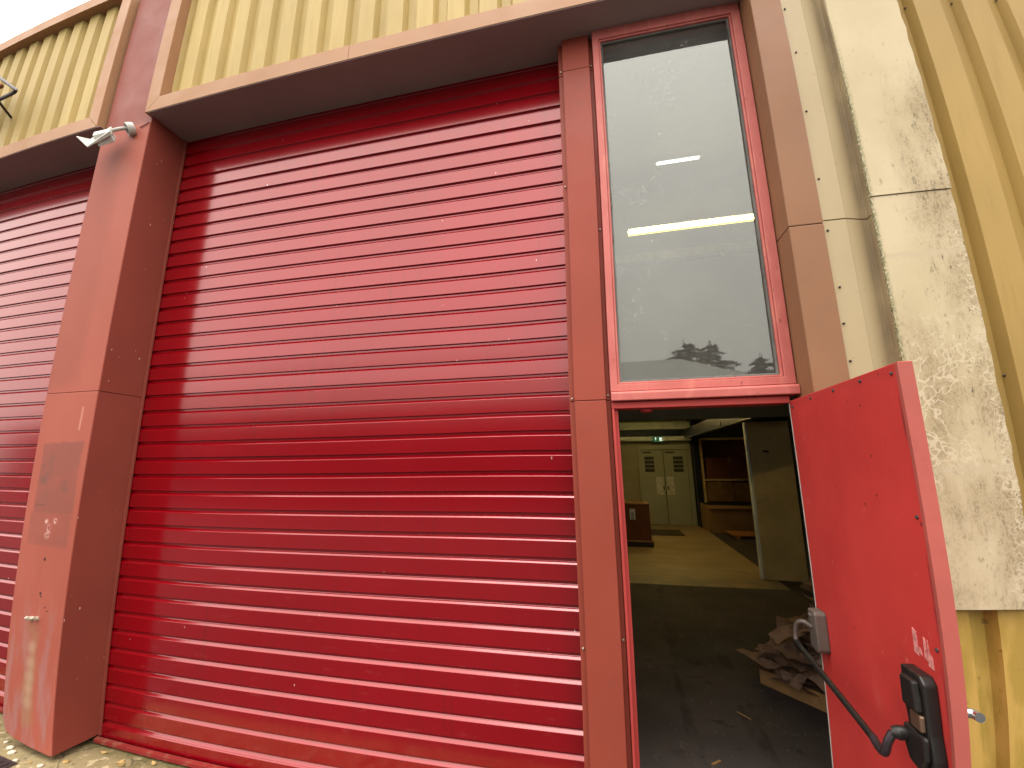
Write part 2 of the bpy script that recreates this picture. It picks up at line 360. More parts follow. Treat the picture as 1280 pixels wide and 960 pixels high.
# ------------------------------------------------------------------ mesh helpers
class MB:
    def __init__(s): s.b = bmesh.new()
    def poly_prism(s, pts, fn, a, b):
        """closed outline pts (2D) swept from a to b; fn(u,v,w)->xyz"""
        v0 = [s.b.verts.new(fn(u, v, a)) for u, v in pts]; v1 = [s.b.verts.new(fn(u, v, b)) for u, v in pts]
        n = len(pts)
        s.b.faces.new(v0); s.b.faces.new(v1[::-1])
        for i in range(n): s.b.faces.new((v0[i], v1[i], v1[(i + 1) % n], v0[(i + 1) % n]))
        return s
    def xz(s, pts, y0, y1): return s.poly_prism(pts, lambda u, v, w: (u, w, v), y0, y1)
    def yz(s, pts, x0, x1): return s.poly_prism(pts, lambda u, v, w: (w, u, v), x0, x1)
    def xy(s, pts, z0, z1): return s.poly_prism(pts, lambda u, v, w: (u, v, w), z0, z1)
    def box(s, x0, x1, y0, y1, z0, z1):
        return s.xy([(x0, y0), (x1, y0), (x1, y1), (x0, y1)], z0, z1)
    def tube(s, pts, r, seg=10, closed=False):
        pts = [Vector(p) for p in pts]; rings = []; n = len(pts)
        prev = None
        for i, p in enumerate(pts):
            t = (pts[min(i + 1, n - 1)] - pts[max(i - 1, 0)]).normalized()
            if prev is None:
                a = t.cross(Vector((0, 0, 1)));
                if a.length < 1e-3: a = t.cross(Vector((1, 0, 0)))
            else: a = prev - t * prev.dot(t)
            a.normalize(); prev = a; bb = t.cross(a)
            rr = r[i] if isinstance(r, (list, tuple)) else r
            rings.append([s.b.verts.new(p + (a * math.cos(2 * math.pi * k / seg) + bb * math.sin(2 * math.pi * k / seg)) * rr) for k in range(seg)])
        for i in range(n - 1):
            for k in range(seg):
                s.b.faces.new((rings[i][k], rings[i][(k + 1) % seg], rings[i + 1][(k + 1) % seg], rings[i + 1][k]))
        s.b.faces.new(rings[0][::-1]); s.b.faces.new(rings[-1]); return s
    def build(s, name, mat, parent=None, bev=0, smooth=False, mats=None, label=None, loc=None, rz=None, solid=0):
        bmesh.ops.recalc_face_normals(s.b, faces=s.b.faces)
        me = bpy.data.meshes.new(name); s.b.to_mesh(me); s.b.free()
        for m in (mats or [mat]): me.materials.append(m)
        o = bpy.data.objects.new(name, me); COL.objects.link(o)
        if smooth:
            for p in me.polygons: p.use_smooth = True
            try: me.set_sharp_from_angle(angle=R(35))
            except Exception: pass
        if solid:
            md = o.modifiers.new('thick', 'SOLIDIFY'); md.thickness = solid; md.offset = 1
        if bev:
            md = o.modifiers.new('edge', 'BEVEL'); md.width = bev; md.segments = 2; md.limit_method = 'ANGLE'
        if parent is not None:
            o.parent = parent
            if loc is None and rz is None:
                o.matrix_parent_inverse = Matrix.Translation(parent_world(parent)).inverted()
        if loc is not None: o.location = loc
        if rz is not None: o.rotation_euler.z = rz
        if label: o['label'] = label
        return o
def parent_world(p):
    v = Vector(p.location)
    return v if p.parent is None else (v if p.parent.location.length == 0 else v)
def thing(name, label, cat, loc=(0, 0, 0), group=None):
    o = bpy.data.objects.new(name, None); COL.objects.link(o); o.location = loc; o.empty_display_size = .1
    tag(o, label, cat, group); return o
def tag(o, label, cat, group=None):
    o['label'] = label; o['category'] = cat
    if group: o['group'] = group
    return o
def struct(o): o['kind'] = 'structure'; return o

# ================================================================== WAREHOUSE (stands at the origin, facade faces -y)
W = thing('warehouse', 'red and yellow clad warehouse front with big roller shutters and an open side door', 'building')
SOF = 4.315        # soffit height
YF = -.30          # face of the columns
TOP = 5.86

def bx(name, mat, *a, bev=.003, parent=W, label=None): return MB().box(*a).build(name, M[mat], parent, bev, label=label)

# --- column between the two bays: front skin with a ragged foot, returns, upper panel
def column(x0, x1, foot=True):
    c = MB()
    if foot:
        pts = [(x0 + .012, .13), (x0 + .035, .085), (x0 + .10, .062), (x0 + .25, .045), (x1 - .02, .03), (x1, .034), (x1, 2.1995), (x0, 2.1995), (x0, .16)]
    else:
        pts = [(x0, .03), (x1, .03), (x1, 2.197), (x0, 2.197)]
    lo = c.xz(pts, YF, -.02).build('column', M['column'], W, .004)
    lo['label'] = 'faded pinkish red column with old poster marks' if foot else 'red column at the far end of the other bay'
    MB().xz([(x0, 2.201), (x1, 2.201), (x1, 4.262), (x0, 4.262)], YF + .001, -.02).build('column_casing', M['column'], lo, .004)
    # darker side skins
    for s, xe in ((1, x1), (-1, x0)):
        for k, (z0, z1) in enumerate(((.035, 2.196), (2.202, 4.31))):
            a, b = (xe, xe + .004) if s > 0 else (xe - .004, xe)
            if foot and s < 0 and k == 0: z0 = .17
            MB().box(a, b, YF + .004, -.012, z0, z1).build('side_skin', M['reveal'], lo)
    MB().box(x0, x1, YF + .012, -.02, 4.266, TOP - .14).build('upper_panel', M['uppercol'], lo, .003)
    if foot:
        # cut bolt stubs sticking out of the face
        for (x, z, a) in ((-.275, .785, .3), (-.225, .79, -.4)):
            MB().tube([(x, YF + .01, z), (x - .003, YF - .02, z + .004), (x - .012 * a, YF - .034, z + .016)], [.012, .013, .009], 8).build('bolt_stub', M['chip'], lo, smooth=True)
    return lo
column(-.49, 0.0)
column(-4.03, -3.54, False)

# --- bays: soffit, fascia trims, yellow sheet
def corrugated(x0, x1, z0, z1, yv, depth, pitch, crown, slope, phase=0., name='corrugated_sheet', mat='yellow', parent=W, label=None):
    """trapezoidal sheet: crown face at yv-depth, valley at yv"""
    pts = []; valley = pitch - crown - 2 * slope
    x = x0 - phase
    while x < x1 + pitch:
        for (u, y) in ((0, yv - depth), (crown, yv - depth), (crown + slope, yv), (crown + slope + valley, yv)):
            pts.append((x + u, y))
        x += pitch
    def clip(p, q, X):
        t = (X - p[0]) / (q[0] - p[0]); return (X, p[1] + t * (q[1] - p[1]))
    out = []
    for p, q in zip(pts, pts[1:]):
        if q[0] <= x0 or p[0] >= x1: continue
        if p[0] < x0: p = clip(p, q, x0)
        if q[0] > x1: q = clip(p, q, x1)
        if not out or (out[-1][0] != p[0] or out[-1][1] != p[1]): out.append(p)
        out.append(q)
    b = MB(); v = b.b
    lo = [v.verts.new((x, y, z0)) for x, y in out]; hi = [v.verts.new((x, y, z1)) for x, y in out]
    bl = [v.verts.new((x, y + .002, z0)) for x, y in out]; bh = [v.verts.new((x, y + .002, z1)) for x, y in out]
    n = len(out)
    for i in range(n - 1):
        v.faces.new((lo[i], lo[i + 1], hi[i + 1], hi[i])); v.faces.new((bl[i + 1], bl[i], bh[i], bh[i + 1]))
        v.faces.new((hi[i], hi[i + 1], bh[i + 1], bh[i])); v.faces.new((lo[i + 1], lo[i], bl[i], bl[i + 1]))
    for i in (0, n - 1): v.faces.new((lo[i], hi[i], bh[i], bl[i]))
    return b.build(name, M[mat], parent, label=label)

YT = -.335   # front of the trims
def bay_trim(x0, x1, w=.118):
    """picture-frame of folded flashing: bottom, top, two uprights, mitred"""
    zb, zt = SOF, TOP; g = .0015; d = -.255
    f = thing_part('fascia_frame')
    xm = x0 + 1.722
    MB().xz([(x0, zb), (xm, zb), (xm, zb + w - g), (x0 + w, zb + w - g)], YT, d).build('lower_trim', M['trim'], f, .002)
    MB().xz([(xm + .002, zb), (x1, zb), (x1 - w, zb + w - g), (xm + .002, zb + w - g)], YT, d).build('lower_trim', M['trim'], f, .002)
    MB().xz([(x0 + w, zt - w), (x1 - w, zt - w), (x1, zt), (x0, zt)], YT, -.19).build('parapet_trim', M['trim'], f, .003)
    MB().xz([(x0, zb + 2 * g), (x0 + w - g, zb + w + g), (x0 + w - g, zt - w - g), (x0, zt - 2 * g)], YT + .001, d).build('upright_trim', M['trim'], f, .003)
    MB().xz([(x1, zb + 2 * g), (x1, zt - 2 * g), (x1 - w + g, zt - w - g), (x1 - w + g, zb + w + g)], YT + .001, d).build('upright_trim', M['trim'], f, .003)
    return f
def thing_part(name):
    o = bpy.data.objects.new(name, None); COL.objects.link(o); o.parent = W; return o
bay_trim(-.025, 4.245)
bay_trim(-4.0, -.53)
corrugated(.09, 4.13, SOF + .1, TOP - .1, -.23, .04, .217, .115, .022, .12, label='yellow ribbed cladding above the main shutter')
corrugated(-3.9, -.645, SOF + .1, TOP - .1, -.23, .04, .217, .115, .022, .072, label='yellow ribbed cladding above the other bay')
bx('soffit', 'soffit', .002, 4.10, YT + .004, .03, SOF - .005, SOF - .001, bev=0)
bx('soffit', 'soffit', -3.538, -.492, YT + .004, .03, SOF - .005, SOF - .001, bev=0)
bx('upper_wall', 'iwall', -4.03, 8.4, -.2, .1, SOF + .014, TOP - .02, bev=0)
bx('roof', 'oproof', -4.03, 8.4, -.1, 10.8, 5.6, 5.7, bev=0)
# thin joint in the fascia trim
# --- roller shutters
PITCH = .11
def shutter(x0, x1, label):
    prof = [(0., .0)]; D = -.015
    pts = [(-.006, .018), (D, .022)]
    k = 1; z = PITCH
    while z < 4.45:
        D = -.0128 + rng.uniform(-.0008, .0008)
        pts += [(D, z - .0165), (D + .001, z - .015), (-.002, z - .004), (0, z - .001), (0, z + .010), (-.003, z + .0125), (D, z + .0145)]
        z += PITCH
    pts += [(D, z - .02), (.012, z - .02), (.012, .018)]
    cu = MB().yz(pts, x0, x1).build('roller_shutter', M['shutter'], W, label=label)
    MB().yz([(-.062, .004), (-.058, .024), (-.035, .03), (-.03, .012), (-.004, .012), (-.004, .004)], x0 + .004, x1 - .004).build('ground_rail', M['rail'], cu, .002)
    MB().yz([(-.022, .024), (-.022, .09), (-.0165, .096), (-.0165, .024)], x0 + .02, x1 - .02).build('bottom_bar', M['shutter'], cu, .001)
    return cu
s1 = shutter(.004, 3.044, 'closed dark red roller shutter beside the window')
s2 = shutter(-3.536, -.494, 'closed dark red roller shutter of the neighbouring bay')
MB().box(.0045, .022, -.032, -.0165, .03, 4.31).build('guide_rail', M['reveal'], s1, .002)
MB().box(-3.535, -3.51, -.032, -.0165, .03, 4.31).build('guide_rail', M['mullion'], s2, .002)
MB().box(-.512, -.4945, -.032, -.0165, .03, 4.31).build('guide_rail', M['mullion'], s2, .002)

def screw(parent, p, axis='y', r=.006, m='screw', name='screw'):
    d = Vector((0, 1, 0)) if axis == 'y' else Vector((1, 0, 0))
    q = Vector(p)
    return MB().tube([q, q - d * .004, q - d * .006], [r, r * .9, r * .5], 8).build(name, M[m], parent, smooth=True) if True else None

# --- mullion cover between shutter and window: hat profile
def hat(z0, z1, y):
    return MB().xy([(3.046, .03), (3.046, -.118 + y), (3.074, -.118 + y), (3.074, -.15 + y), (3.235, -.15 + y), (3.235, -.118 + y), (3.2575, -.118 + y), (3.2575, .03)], z0, z1)
mu = hat(.01, 2.022, 0).build('mullion', M['mullion'], W, .003)
hat(2.025, 4.07, .001).build('mullion_cover', M['mullion'], mu, .003)
hat(4.073, SOF, .002).build('mullion_cover', M['mullion'], mu, .003)
for z in (.85, 2.04, 3.3, 4.1): screw(mu, (3.06, -.118, z))
for z in (.9, 2.05, 3.0, 4.1): screw(mu, (3.246, -.118, z))

# --- window above the door
WX0, WX1, WZ0, WZ1 = 3.259, 4.096, 2.062, 4.312
GX0, GX1, GZ0, GZ1 = 3.312, 4.032, 2.115, 4.225
wi = thing_part('window')
fr = MB()
YW = -.165
bmx = fr.b
def ring(m, o, i, y0, y1):
    (a, b, c, d), (e, f_, g_, h) = o, i
    po = [(a, c), (b, c), (b, d), (a, d)]; pi = [(e, g_), (f_, g_), (f_, h), (e, h)]
    vs = {}
    for nm, P in (('o', po), ('i', pi)):
        for y in (y0, y1): vs[nm, y] = [m.b.verts.new((x, y, z)) for x, z in P]
    for k in range(4):
        l = (k + 1) % 4
        m.b.faces.new((vs['o', y0][k], vs['o', y0][l], vs['i', y0][l], vs['i', y0][k]))
        m.b.faces.new((vs['o', y1][k], vs['i', y1][k], vs['i', y1][l], vs['o', y1][l]))
        m.b.faces.new((vs['o', y0][k], vs['o', y1][k], vs['o', y1][l], vs['o', y0][l]))
        m.b.faces.new((vs['i', y0][k], vs['i', y0][l], vs['i', y1][l], vs['i', y1][k]))
    return m
ring(MB(), (WX0, WX1, WZ0, WZ1), (GX0 - .016, GX1 + .016, GZ0 - .016, GZ1 + .016), YW, -.07).build('frame', M['frame'], wi, .004)
ring(MB(), (GX0 - .0155, GX1 + .0155, GZ0 - .0155, GZ1 + .0155), (GX0 - .004, GX1 + .004, GZ0 - .004, GZ1 + .004), YW + .008, -.09).build('glazing_bead', M['frame'], wi, .003)
ring(MB(), (GX0 - .0035, GX1 + .0035, GZ0 - .0035, GZ1 + .0035), (GX0 + .007, GX1 - .007, GZ0 + .007, GZ1 - .007), YW + .02, YW + .034).build('putty', M['putty'], wi, .002)
pane = MB().box(GX0 - .003, GX1 + .003, YW + .0345, YW + .0385, GZ0 - .003, GZ1 + .003)
pn = pane.build('pane', None, wi, mats=[M['glass'], M['clear']])
for p in pn.data.polygons: p.material_index = 0 if p.normal.y < -.5 else 1
# drip sill below the window
MB().yz([(-.186, 2.012), (-.188, 2.05), (-.178, 2.059), (-.07, 2.061), (-.07, 2.012)], 3.2595, 4.0985).build('sill', M['frame'], wi, .004)

# --- door frame
df = thing_part('door_frame')
MB().box(3.2595, 4.06, -.158, -.06, 1.975, 2.009).build('frame_head', M['doorframe'], df, .003)
MB().xy([(3.2595, -.165), (3.272, -.165), (3.272, -.135), (3.29, -.135), (3.29, -.06), (3.2595, -.06)], .0, 1.974).build('jamb', M['doorframe'], df, .003)
MB().box(4.094, 4.0995, -.14, -.05, .013, 1.974).build('jamb', M['doorframe'], df, .001)
MB().box(4.0965, 4.175, -.069, -.04, 2.03, SOF - .01).build('blocking', M['hole'], df)
MB().box(3.2595, 4.098, -.15, .1, -.01, .012).build('threshold', M['greycast'], df, .002)
MB().tube([(3.43, -.1, 1.975), (3.43, -.1, 1.962), (3.43, -.1, 1.957)], [.03, .03, .018], 14).build('door_stop', M['doorframe'], df, smooth=True)

# --- brown corner column to the right of the window
cc = MB().xy([(4.10, YF), (4.246, YF), (4.246, -.1), (4.10, -.1)], .02, 2.783).build('corner_column', M['brown'], W, .004, label='plain brown corner column right of the window')
MB().xy([(4.10, YF + .001), (4.246, YF + .001), (4.246, -.1), (4.10, -.1)], 2.786, SOF - .002).build('column_casing', M['brown'], cc, .004)
# --- cream corner flashing
cf = MB().xy([(4.2465, -.287), (4.345, -.287), (4.352, -.284), (4.43, -.262), (4.447, -.262), (4.447, -.2965), (4.4525, -.2965), (4.4525, -.2), (4.2465, -.2)], .02, 2.80).build('corner_flashing', M['cream'], W, .003, label='cream folded flashing strip with rusty screws')
MB().xy([(4.2465, -.288), (4.345, -.288), (4.352, -.285), (4.43, -.263), (4.447, -.263), (4.447, -.2975), (4.4525, -.2975), (4.4525, -.2), (4.2465, -.2)], 2.803, TOP).build('upper_flashing', M['cream'], cf, .003)
for z in (1.98, 2.13, 2.30, 2.47, 2.75, 3.02, 3.4, 3.76, 4.05): screw(cf, (4.262 + .012 * rng.random(), -.2875, z), r=.0055, m='darkscrew')
# --- ochre ribbed wall
och = corrugated(4.4535, 8.4, .03, TOP, -.252, .043, .229, .127, .023, .229 - (4.865 - 4.4535) % .229, name='ribbed_wall', mat='ochre', label='ochre ribbed metal wall sheet, mossy near the ground')
for z in (2.02, 3.95, 1.15):
    for k in range(6): screw(och, (4.845 + .229 * k, -.259, z + .02), r=.006, m='darkscrew')
bx('inner_wall', 'iwall', 4.18, 8.4, -.098, .1, .0, SOF + .01, bev=0)
# --- weathered white cover board, three lengths
cb = thing_part('cover_board')
def board(z0, z1, y, x0=4.437, x1=4.762):
    b = MB(); n = 40; pts_l = []
    V = b.b; rows = []
    for i in range(n + 1):
        z = z0 + (z1 - z0) * i / n
        jx = .0022 * math.sin(z * 37) + .0025 * rng.uniform(-1, 1)
        rows.append([V.verts.new(p) for p in ((x0 + rng.uniform(-.0015, .0015), y, z), (x1 + jx, y, z), (x1 + jx, y + .012, z), (x0, y + .012, z))])
    for a, c in zip(rows, rows[1:]):
        for k in range(4): V.faces.new((a[k], a[(k + 1) % 4], c[(k + 1) % 4], c[k]))
    V.faces.new(rows[0]); V.faces.new(rows[-1][::-1])
    return b
board(1.146, 2.872, -.325).build('lower_board', M['board'], cb)
board(2.876, TOP, -.329).build('upper_board', M['board'], cb)

# --- open door leaf (local frame: x along the leaf from the hinge, y through its thickness, inner face y=0)
HX, HY = 4.057, -.152
ANG = math.atan2(-.786, -.020)
DL, DT, DZ0, DZ1 = .79, .036, .02, 1.983
door = MB().box(0, DL, 0, DT, DZ0, DZ1).build('door', M['door'], W, .003, loc=(HX, HY, 0), rz=ANG, label='red metal door standing wide open')
def dpart(mb, name, mat, **k): return mb.build(name, M[mat], door, loc=(0, 0, 0), **k)
# folded lip around the free edge and the head
dpart(MB().xy([(DL - .012, -.003), (DL + .003, -.004), (DL + .003, DT - .001), (DL + .0005, DT - .001), (DL + .0005, -.0005), (DL - .012, -.0005)], DZ0 + .002, DZ1 - .002), 'edge_lip', 'dooredge', bev=.001)
dpart(MB().box(-.004, -.0005, -.0015, DT, DZ0 + .02, DZ1 - .01), 'hinge_strip', 'white')
for z in (.25, 1.05, 1.90):
    dpart(MB().tube([(-.004, .028, z - .045), (-.004, .028, z + .045)], .0075, 10), 'hinge', 'darkmetal', smooth=True)
for (x, z) in ((.035, 1.95), (.22, 1.963), (.41, 1.963), (.59, 1.963), (.755, 1.955), (.757, 1.55), (.757, 1.21), (.757, .80), (.757, .72)):
    dpart(MB().tube([(x, .0, z), (x, -.003, z), (x, -.005, z)], [.006, .0055, .003], 8), 'screw', 'darkscrew', smooth=True)
# panic bar: hinge-side bracket, lock case, sagging bar
dpart(MB().poly_prism([(.018, .945), (.022, 1.085), (.032, 1.10), (.085, 1.098), (.092, 1.085), (.096, .955), (.088, .94)], lambda u, v, w: (u, w, v), -.045, .0), 'bar_bracket', 'greycast', bev=.006)
dpart(MB().tube([(.045, -.04, 1.075), (.045, -.051, 1.075)], .007, 10), 'bracket_screw', 'steel', smooth=True)
lk = dpart(MB().poly_prism([(.640, 1.132), (.725, 1.132), (.742, 1.115), (.748, .99), (.760, .93), (.762, .872), (.745, .868), (.665, .885), (.648, .91), (.650, .99), (.640, 1.03)], lambda u, v, w: (u, w, v), -.036, .0), 'lock_case', 'black', bev=.006)
dpart(MB().poly_prism([(.668, 1.118), (.726, 1.118), (.734, 1.04), (.668, 1.04)], lambda u, v, w: (u, w, v), -.056, -.0365), 'lock_cover', 'black', bev=.006)
dpart(MB().poly_prism([(.655, .985), (.752, .985), (.752, .93), (.73, .885), (.672, .893), (.652, .93)], lambda u, v, w: (u, w, v), -.052, -.0365), 'lock_cover', 'black', bev=.007)
dpart(MB().box(.690, .738, -.05, -.0368, .992, 1.034), 'latch_button', 'bronze', bev=.004)
dpart(MB().tube([(.662, -.050, .955), (.662, -.068, .955), (.655, -.082, .953)], [.018, .019, .014], 12), 'bar_socket', 'black', smooth=True)
def smooth_path(p, n=6):
    p = [Vector(v) for v in p]; o = []
    for i in range(len(p) - 1):
        a, b, c, d = p[max(i - 1, 0)], p[i], p[i + 1], p[min(i + 2, len(p) - 1)]
        for k in range(n):
            t = k / n
            o.append(.5 * ((2 * b) + (-a + c) * t + (2 * a - 5 * b + 4 * c - d) * t * t + (-a + 3 * b - 3 * c + d) * t ** 3))
    o.append(p[-1]); return o
elb = smooth_path([(.05, -.046, 1.03), (.04, -.07, 1.045), (.018, -.088, 1.03), (.004, -.093, .985), (.008, -.095, .955)])
dpart(MB().tube(elb, .0085, 10), 'bar_elbow', 'greycast', smooth=True)
dpart(MB().tube([(.006, -.095, .956), (.30, -.097, .925), (.585, -.099, .896)], .0105, 12), 'push_bar', 'black', smooth=True)
elb2 = smooth_path([(.58, -.099, .897), (.615, -.1, .888), (.645, -.1, .892), (.655, -.095, .925), (.657, -.08, .952)])
dpart(MB().tube(elb2, .0115, 10), 'bar_elbow', 'darkmetal', smooth=True)
for (x0, x1, z0, z1) in ((.655, .675, 1.165, 1.235), (.677, .69, 1.17, 1.19), (.70, .712, 1.165, 1.225), (.713, .735, 1.15, 1.19), (.716, .722, 1.19, 1.222)):
    dpart(MB().poly_prism([(x0, z0 + .004), (x1, z0), (x1 - .002, z1 - .006), (x0 + .002, z1)], lambda u, v, w: (u, w, v), -.0012, 0.0004), 'sticker_residue', 'residue')
dpart(MB().tube([(.735, DT, 1.045), (.735, DT + .012, 1.045)], .026, 16), 'handle_rose', 'steel', smooth=True)
dpart(MB().tube(smooth_path([(.737, DT + .01, 1.048), (.738, DT + .03, 1.048), (.742, DT + .042, 1.047), (.755, DT + .048, 1.045), (.76, DT + .048, 1.045)]), .0125, 12), 'lever_handle', 'steel', smooth=True)

# --- interior shell
bx('ceiling', 'iceil', -4, 8.3, .11, 10.6, 5.25, 5.3, bev=0)
bx('inner_wall', 'iwall', -4.03, -3.9, .1, 10.6, 0, 5.24, bev=0)
bx('inner_wall', 'iwall', 8.2, 8.4, .1, 10.6, 0, 5.24, bev=0)
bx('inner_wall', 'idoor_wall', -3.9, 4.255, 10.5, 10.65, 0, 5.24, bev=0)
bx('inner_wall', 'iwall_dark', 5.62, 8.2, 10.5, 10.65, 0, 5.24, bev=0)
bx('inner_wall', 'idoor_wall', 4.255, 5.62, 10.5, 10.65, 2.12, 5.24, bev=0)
# portal wall between front hall and the back store
bx('partition', 'iwall', -3.9, 8.19, 4.43, 4.55, 2.36, 4.98, bev=0)
bx('portal_beam', 'ibeam', -3.9, 8.19, 4.30, 4.425, 4.98, 5.12, bev=.004)
bx('store_ceiling', 'iwall_dark', -3.9, 8.19, 4.56, 10.49, 3.35, 3.45, bev=0)
bx('partition', 'iwall', -3.9, 2.6, 4.44, 4.54, 0, 2.35, bev=0)
bx('pale_beam', 'ibeam', 3.0, 5.73, 10.34, 10.49, 2.66, 2.87, bev=.004)
bx('dark_gap_strip', 'navy', 3.0, 5.75, 10.36, 10.49, 2.462, 2.64, bev=.004)  # dark strip filling the gap between pale beam and lintel
bx('door_lintel', 'ibeam', 3.0, 5.74, 10.30, 10.49, 2.33, 2.452, bev=.004)
bx('post', 'navy', 5.64, 5.76, 10.1, 10.29, 0, 3.3, bev=.004)
# store double door
bx('inner_wall', 'iwall_dark', 4.15, 5.65, 10.56, 10.66, -.05, 2.2, bev=0)  # panel added behind the doors to stop daylight through their gaps
dd = thing_part('double_door')
MB().box(4.19, 4.255, 10.40, 10.498, 0, 2.2).build('door_jamb', M['idoor'], dd, .004)
MB().box(5.515, 5.62, 10.40, 10.498, 0, 2.2).build('door_jamb', M['idoor'], dd, .004)
MB().box(4.256, 5.514, 10.40, 10.498, 2.08, 2.2).build('door_head', M['idoor'], dd, .004)
for (a, b, hs) in ((4.262, 4.876, 1), (4.892, 5.508, -1)):
    lf = MB().box(a, b, 10.44, 10.49, .012, 2.07).build('door_leaf', M['idoor'], dd, .004)
    lx = a + .1 if hs > 0 else b - .37
    lv = MB()
    for k in range(4):
        zz = 1.46 + k * .112
        lv.yz([(10.439, zz), (10.432, zz + .01), (10.432, zz + .075), (10.439, zz + .085)], lx, lx + .26)
    MB().box(lx - .0, lx + .26, 10.434, 10.4395, 1.45, 1.545).build('louvre', M['louvre'], dd, .002)
    for k in range(1, 4): MB().box(lx, lx + .26, 10.434, 10.4395, 1.45 + k * .115, 1.54 + k * .115).build('louvre', M['louvre'], dd, .002)
    lv.b.free()
    px = b - .24 if hs > 0 else a + .02
    MB().box(px, px + .2, 10.436, 10.439, .82, 1.32).build('notice', M['paper'], dd)
    hx = b - .05 if hs > 0 else a + .05
    MB().tube([(hx, 10.439, .96), (hx, 10.40, .96), (hx, 10.395, 1.0), (hx, 10.40, 1.06), (hx, 10.439, 1.06)], .012, 8).build('pull_handle', M['steel'], dd, smooth=True)
    MB().box(a + .05, a + .3, 10.425, 10.439, 1.98, 2.02).build('door_closer', M['louvre'], dd, .003)
MB().box(4.8765, 4.8915, 10.45, 10.488, .02, 2.07).build('door_gap_seal', M['hole'], dd)
bx('light_switch', 'white', 3.86, 3.93, 10.485, 10.499, 1.05, 1.13)

# --- floors, ground (setting)
def floor(name, mat, pts, z0, z1): 
    return struct(MB().xy(pts, z0, z1).build(name, M[mat]))
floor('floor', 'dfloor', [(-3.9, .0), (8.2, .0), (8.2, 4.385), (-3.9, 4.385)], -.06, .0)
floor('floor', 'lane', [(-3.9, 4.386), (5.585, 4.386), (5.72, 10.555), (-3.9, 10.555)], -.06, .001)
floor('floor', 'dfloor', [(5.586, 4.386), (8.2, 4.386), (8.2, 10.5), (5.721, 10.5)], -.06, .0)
floor('concrete_apron', 'ground', [(-9, -.5), (12, -.5), (12, -.002), (-9, -.002)], -.2, -.008)
floor('ground', 'asphalt', [(-120, -140), (120, -140), (120, -.502), (-120, -.502)], -.3, -.03)
floor('ground', 'asphalt', [(-120, .0), (-4.2, .0), (-4.2, 120), (-120, 120)], -.3, -.03)
floor('ground', 'asphalt', [(8.5, .0), (120, .0), (120, 120), (8.5, 120)], -.3, -.03)

# ================================================================== things outside
# security lamp on the column
sl = thing('security_light', 'small white lamp with a hooded head on the red column between the shutters', 'lamp', (-.18, YF, 4.2))
cup = MB()
segs = 18
def lathe(m, c, axis, prof, seg=18):
    c = Vector(c); ax = Vector(axis).normalized(); a = ax.orthogonal().normalized(); b = ax.cross(a); rings = []
    for (r, h) in prof:
        rings.append([m.b.verts.new(c + ax * h + (a * math.cos(2 * math.pi * k / seg) + b * math.sin(2 * math.pi * k / seg)) * r) for k in range(seg)])
    for p, q in zip(rings, rings[1:]):
        for k in range(seg): m.b.faces.new((p[k], p[(k + 1) % seg], q[(k + 1) % seg], q[k]))
    m.b.faces.new(rings[0][::-1]); m.b.faces.new(rings[-1]); return m
lathe(cup, (-.135, YF - .012, 4.215), (-.5, -.7, -.5), [(.045, 0), (.048, .02), (.046, .045), (.040, .048), (.036, .03), (.030, .028)]).build('wall_cup', M['white'], sl, smooth=True)
lathe(MB(), (-.151, YF - .034, 4.1985), (-.5, -.7, -.5), [(.029, 0), (.029, .004)]).build('cup_shade_disc', M['hole'], sl)  # black disc stands in for the shade inside the cup
MB().tube(smooth_path([(-.15, YF - .025, 4.21), (-.185, YF - .055, 4.195), (-.215, YF - .085, 4.165), (-.24, YF - .1, 4.14)]), .013, 10).build('swivel_arm', M['white'], sl, smooth=True)
def skew_box(c, ux, uy, uz, pts_bottom, pts_top):
    m = MB(); V = m.b
    P = lambda p: Vector(c) + ux * p[0] + uy * p[1] + uz * p[2]
    lo = [V.verts.new(P(p)) for p in pts_bottom]; hi = [V.verts.new(P(p)) for p in pts_top]; n = len(lo)
    V.faces.new(lo[::-1]); V.faces.new(hi)
    for i in range(n): V.faces.new((lo[i], lo[(i + 1) % n], hi[(i + 1) % n], hi[i]))
    return m
ux = Vector((-.80, -.38, -.46)).normalized(); uz = Vector((.12, -.85, .5)); uz = (uz - ux * uz.dot(ux)).normalized(); uy = uz.cross(ux)
hc = (-.235, YF - .1, 4.13)
skew_box(hc, ux, uy, uz, [(-.01, -.06, -.05), (.10, -.085, -.05), (.10, .085, -.05), (-.01, .06, -.05)],
         [(-.005, -.042, .02), (.10, -.05, .022), (.10, .05, .022), (-.005, .042, .02)]).build('lamp_head', M['white'], sl, .005)
skew_box(hc, ux, uy, uz, [(-.02, -.075, .0), (.16, -.105, -.03), (.205, .0, .03), (.16, .105, -.03), (-.02, .075, .0)],
         [(-.02, -.073, .024), (.16, -.103, -.024), (.205, .0, .036), (.16, .103, -.024), (-.02, .073, .024)]).build('visor', M['white'], sl)
# cable to it
tag(MB().tube([(-.09, YF - .003, 4.225), (-.04, YF - .004, 4.238), (-.003, YF - .004, 4.252)], .003, 6).build('lamp_cable', M['darkmetal']), 'thin dark cable running from the white lamp to the column edge', 'cable')
